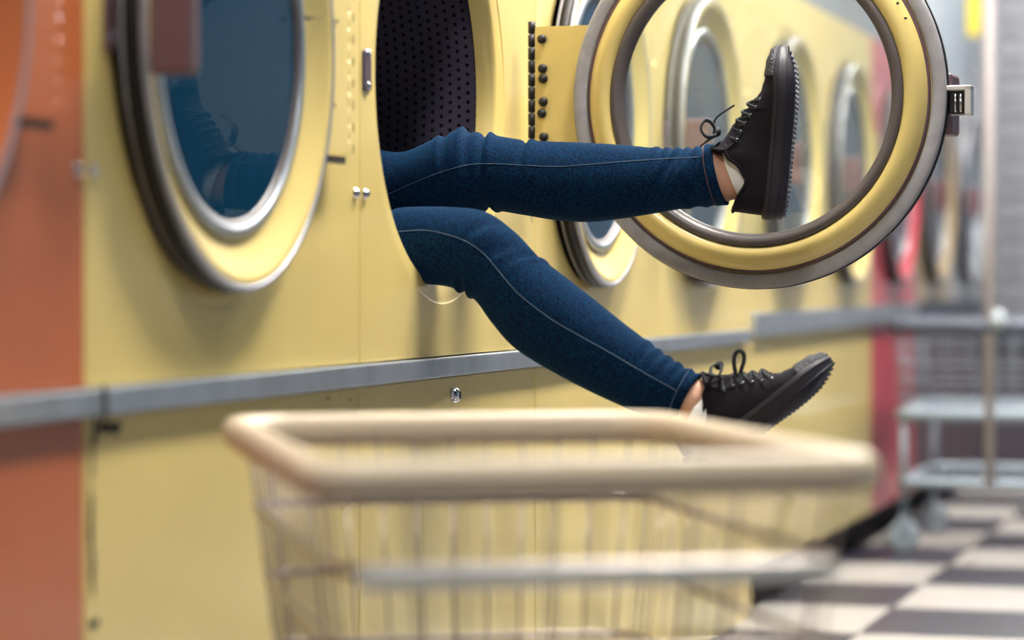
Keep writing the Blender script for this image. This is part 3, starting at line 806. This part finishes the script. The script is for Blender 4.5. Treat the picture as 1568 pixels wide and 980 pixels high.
for sx in (-1, 1):
    for sy in (-1, 1):
        MB().tube([(sx * w2 * .97, sy * d2 * .97, .19), (sx * w2 * .97, sy * d2 * .97, zb_)], .006, 8).build('post', M_WIRE, cart)

# ------------------------------------------------------------------ far wire cart by the end of the row
far_p = at_z(1500, 640, 7.3)
fc = empty('wire_cart', (far_p.x + .28, far_p.y - .03, 0), 0.0)
tag(fc, 'blurred grey wire cart with a tall hanging pole near the checkerboard end of the aisle', 'cart')
FD, FW = .30, .235                         # local x along the aisle, y across
def frect(d, w, z, r, name, mat=M_WIRE2):
    MB().tube([Vector((p.y * 1, p.x, p.z)) for p in rrect(w, d, .03, z, 5)], r, 8, closed=True).build(name, mat, fc)
frect(FD, FW, .185, .015, 'lower_frame'); frect(FD, FW, .365, .020, 'upper_frame'); frect(FD + .02, FW + .02, .600, .017, 'rim', M_DARKRAIL)
for z in (.41, .455, .50, .55): frect(FD + .01, FW + .01, z, .0018, 'hoop_wire')
for i in range(9):
    t = (-1 + 2 * i / 8) * .93
    for s in (-1, 1):
        MB().tube([(s * FD, t * FW, .365), (s * (FD + .02), t * (FW + .02), .6)], .0018, 6).build('wire', M_WIRE2, fc)
for i in range(11):
    t = (-1 + 2 * i / 10) * .93
    for s in (-1, 1):
        MB().tube([(t * FD, s * FW, .365), (t * (FD + .02), s * (FW + .02), .6)], .0018, 6).build('wire', M_WIRE2, fc)
for i in range(10):
    y = (-1 + 2 * i / 9) * FW * .9; MB().tube([(-FD, y, .185), (FD, y, .185)], .003, 6).build('floor_wire', M_WIRE2, fc)
for sx in (-1, 1):
    for sy in (-1, 1):
        MB().tube([(sx * FD * .97, sy * FW * .97, .10), (sx * FD * .97, sy * FW * .97, .37)], .011, 8).build('post', M_WIRE2, fc)
casters(fc, FD * .97, FW * .97, .12, .042)
pl = MB(); pl.tube([(-FD - .01, 0, .185), (-FD - .01, 0, 1.75)], .014, 12); pl.tube([(-FD - .01, -.3, 1.75), (-FD - .01, .3, 1.75)], .014, 12); pl.build('hanging_pole', material('pale_warm_enamel', (.36, .32, .32), rough=.6), fc)
MB().rings(ell((-FD - .032, -.025, .617), .022, .024, .026, 16, 10), True, True).build('pole_knob', material('pale_knob', (.4, .45, .5), rough=.3), fc)
# hanging yellow strip in the far background
ys = at_z(1491, 0, 9.3)
yo = MB().box(-.004, .004, -.021, .021, -.02, .42, .003).build('yellow_strip', M_YSTRIP)
yo.location = at_z(1491, 46, 9.3)
tag(yo, 'narrow bright yellow strip hanging above the far end of the aisle', 'strip')
# rod the strip hangs from
yr = MB().tube([(ys.x, ys.y, yo.location.z + .41), (ys.x, ys.y, CEIL_Z)], .004, 8).build('hanging_rod', M_WIRE2, yo)
yr.parent = None
yr.parent = yo; yr.matrix_parent_inverse = Matrix.Translation(-yo.location)
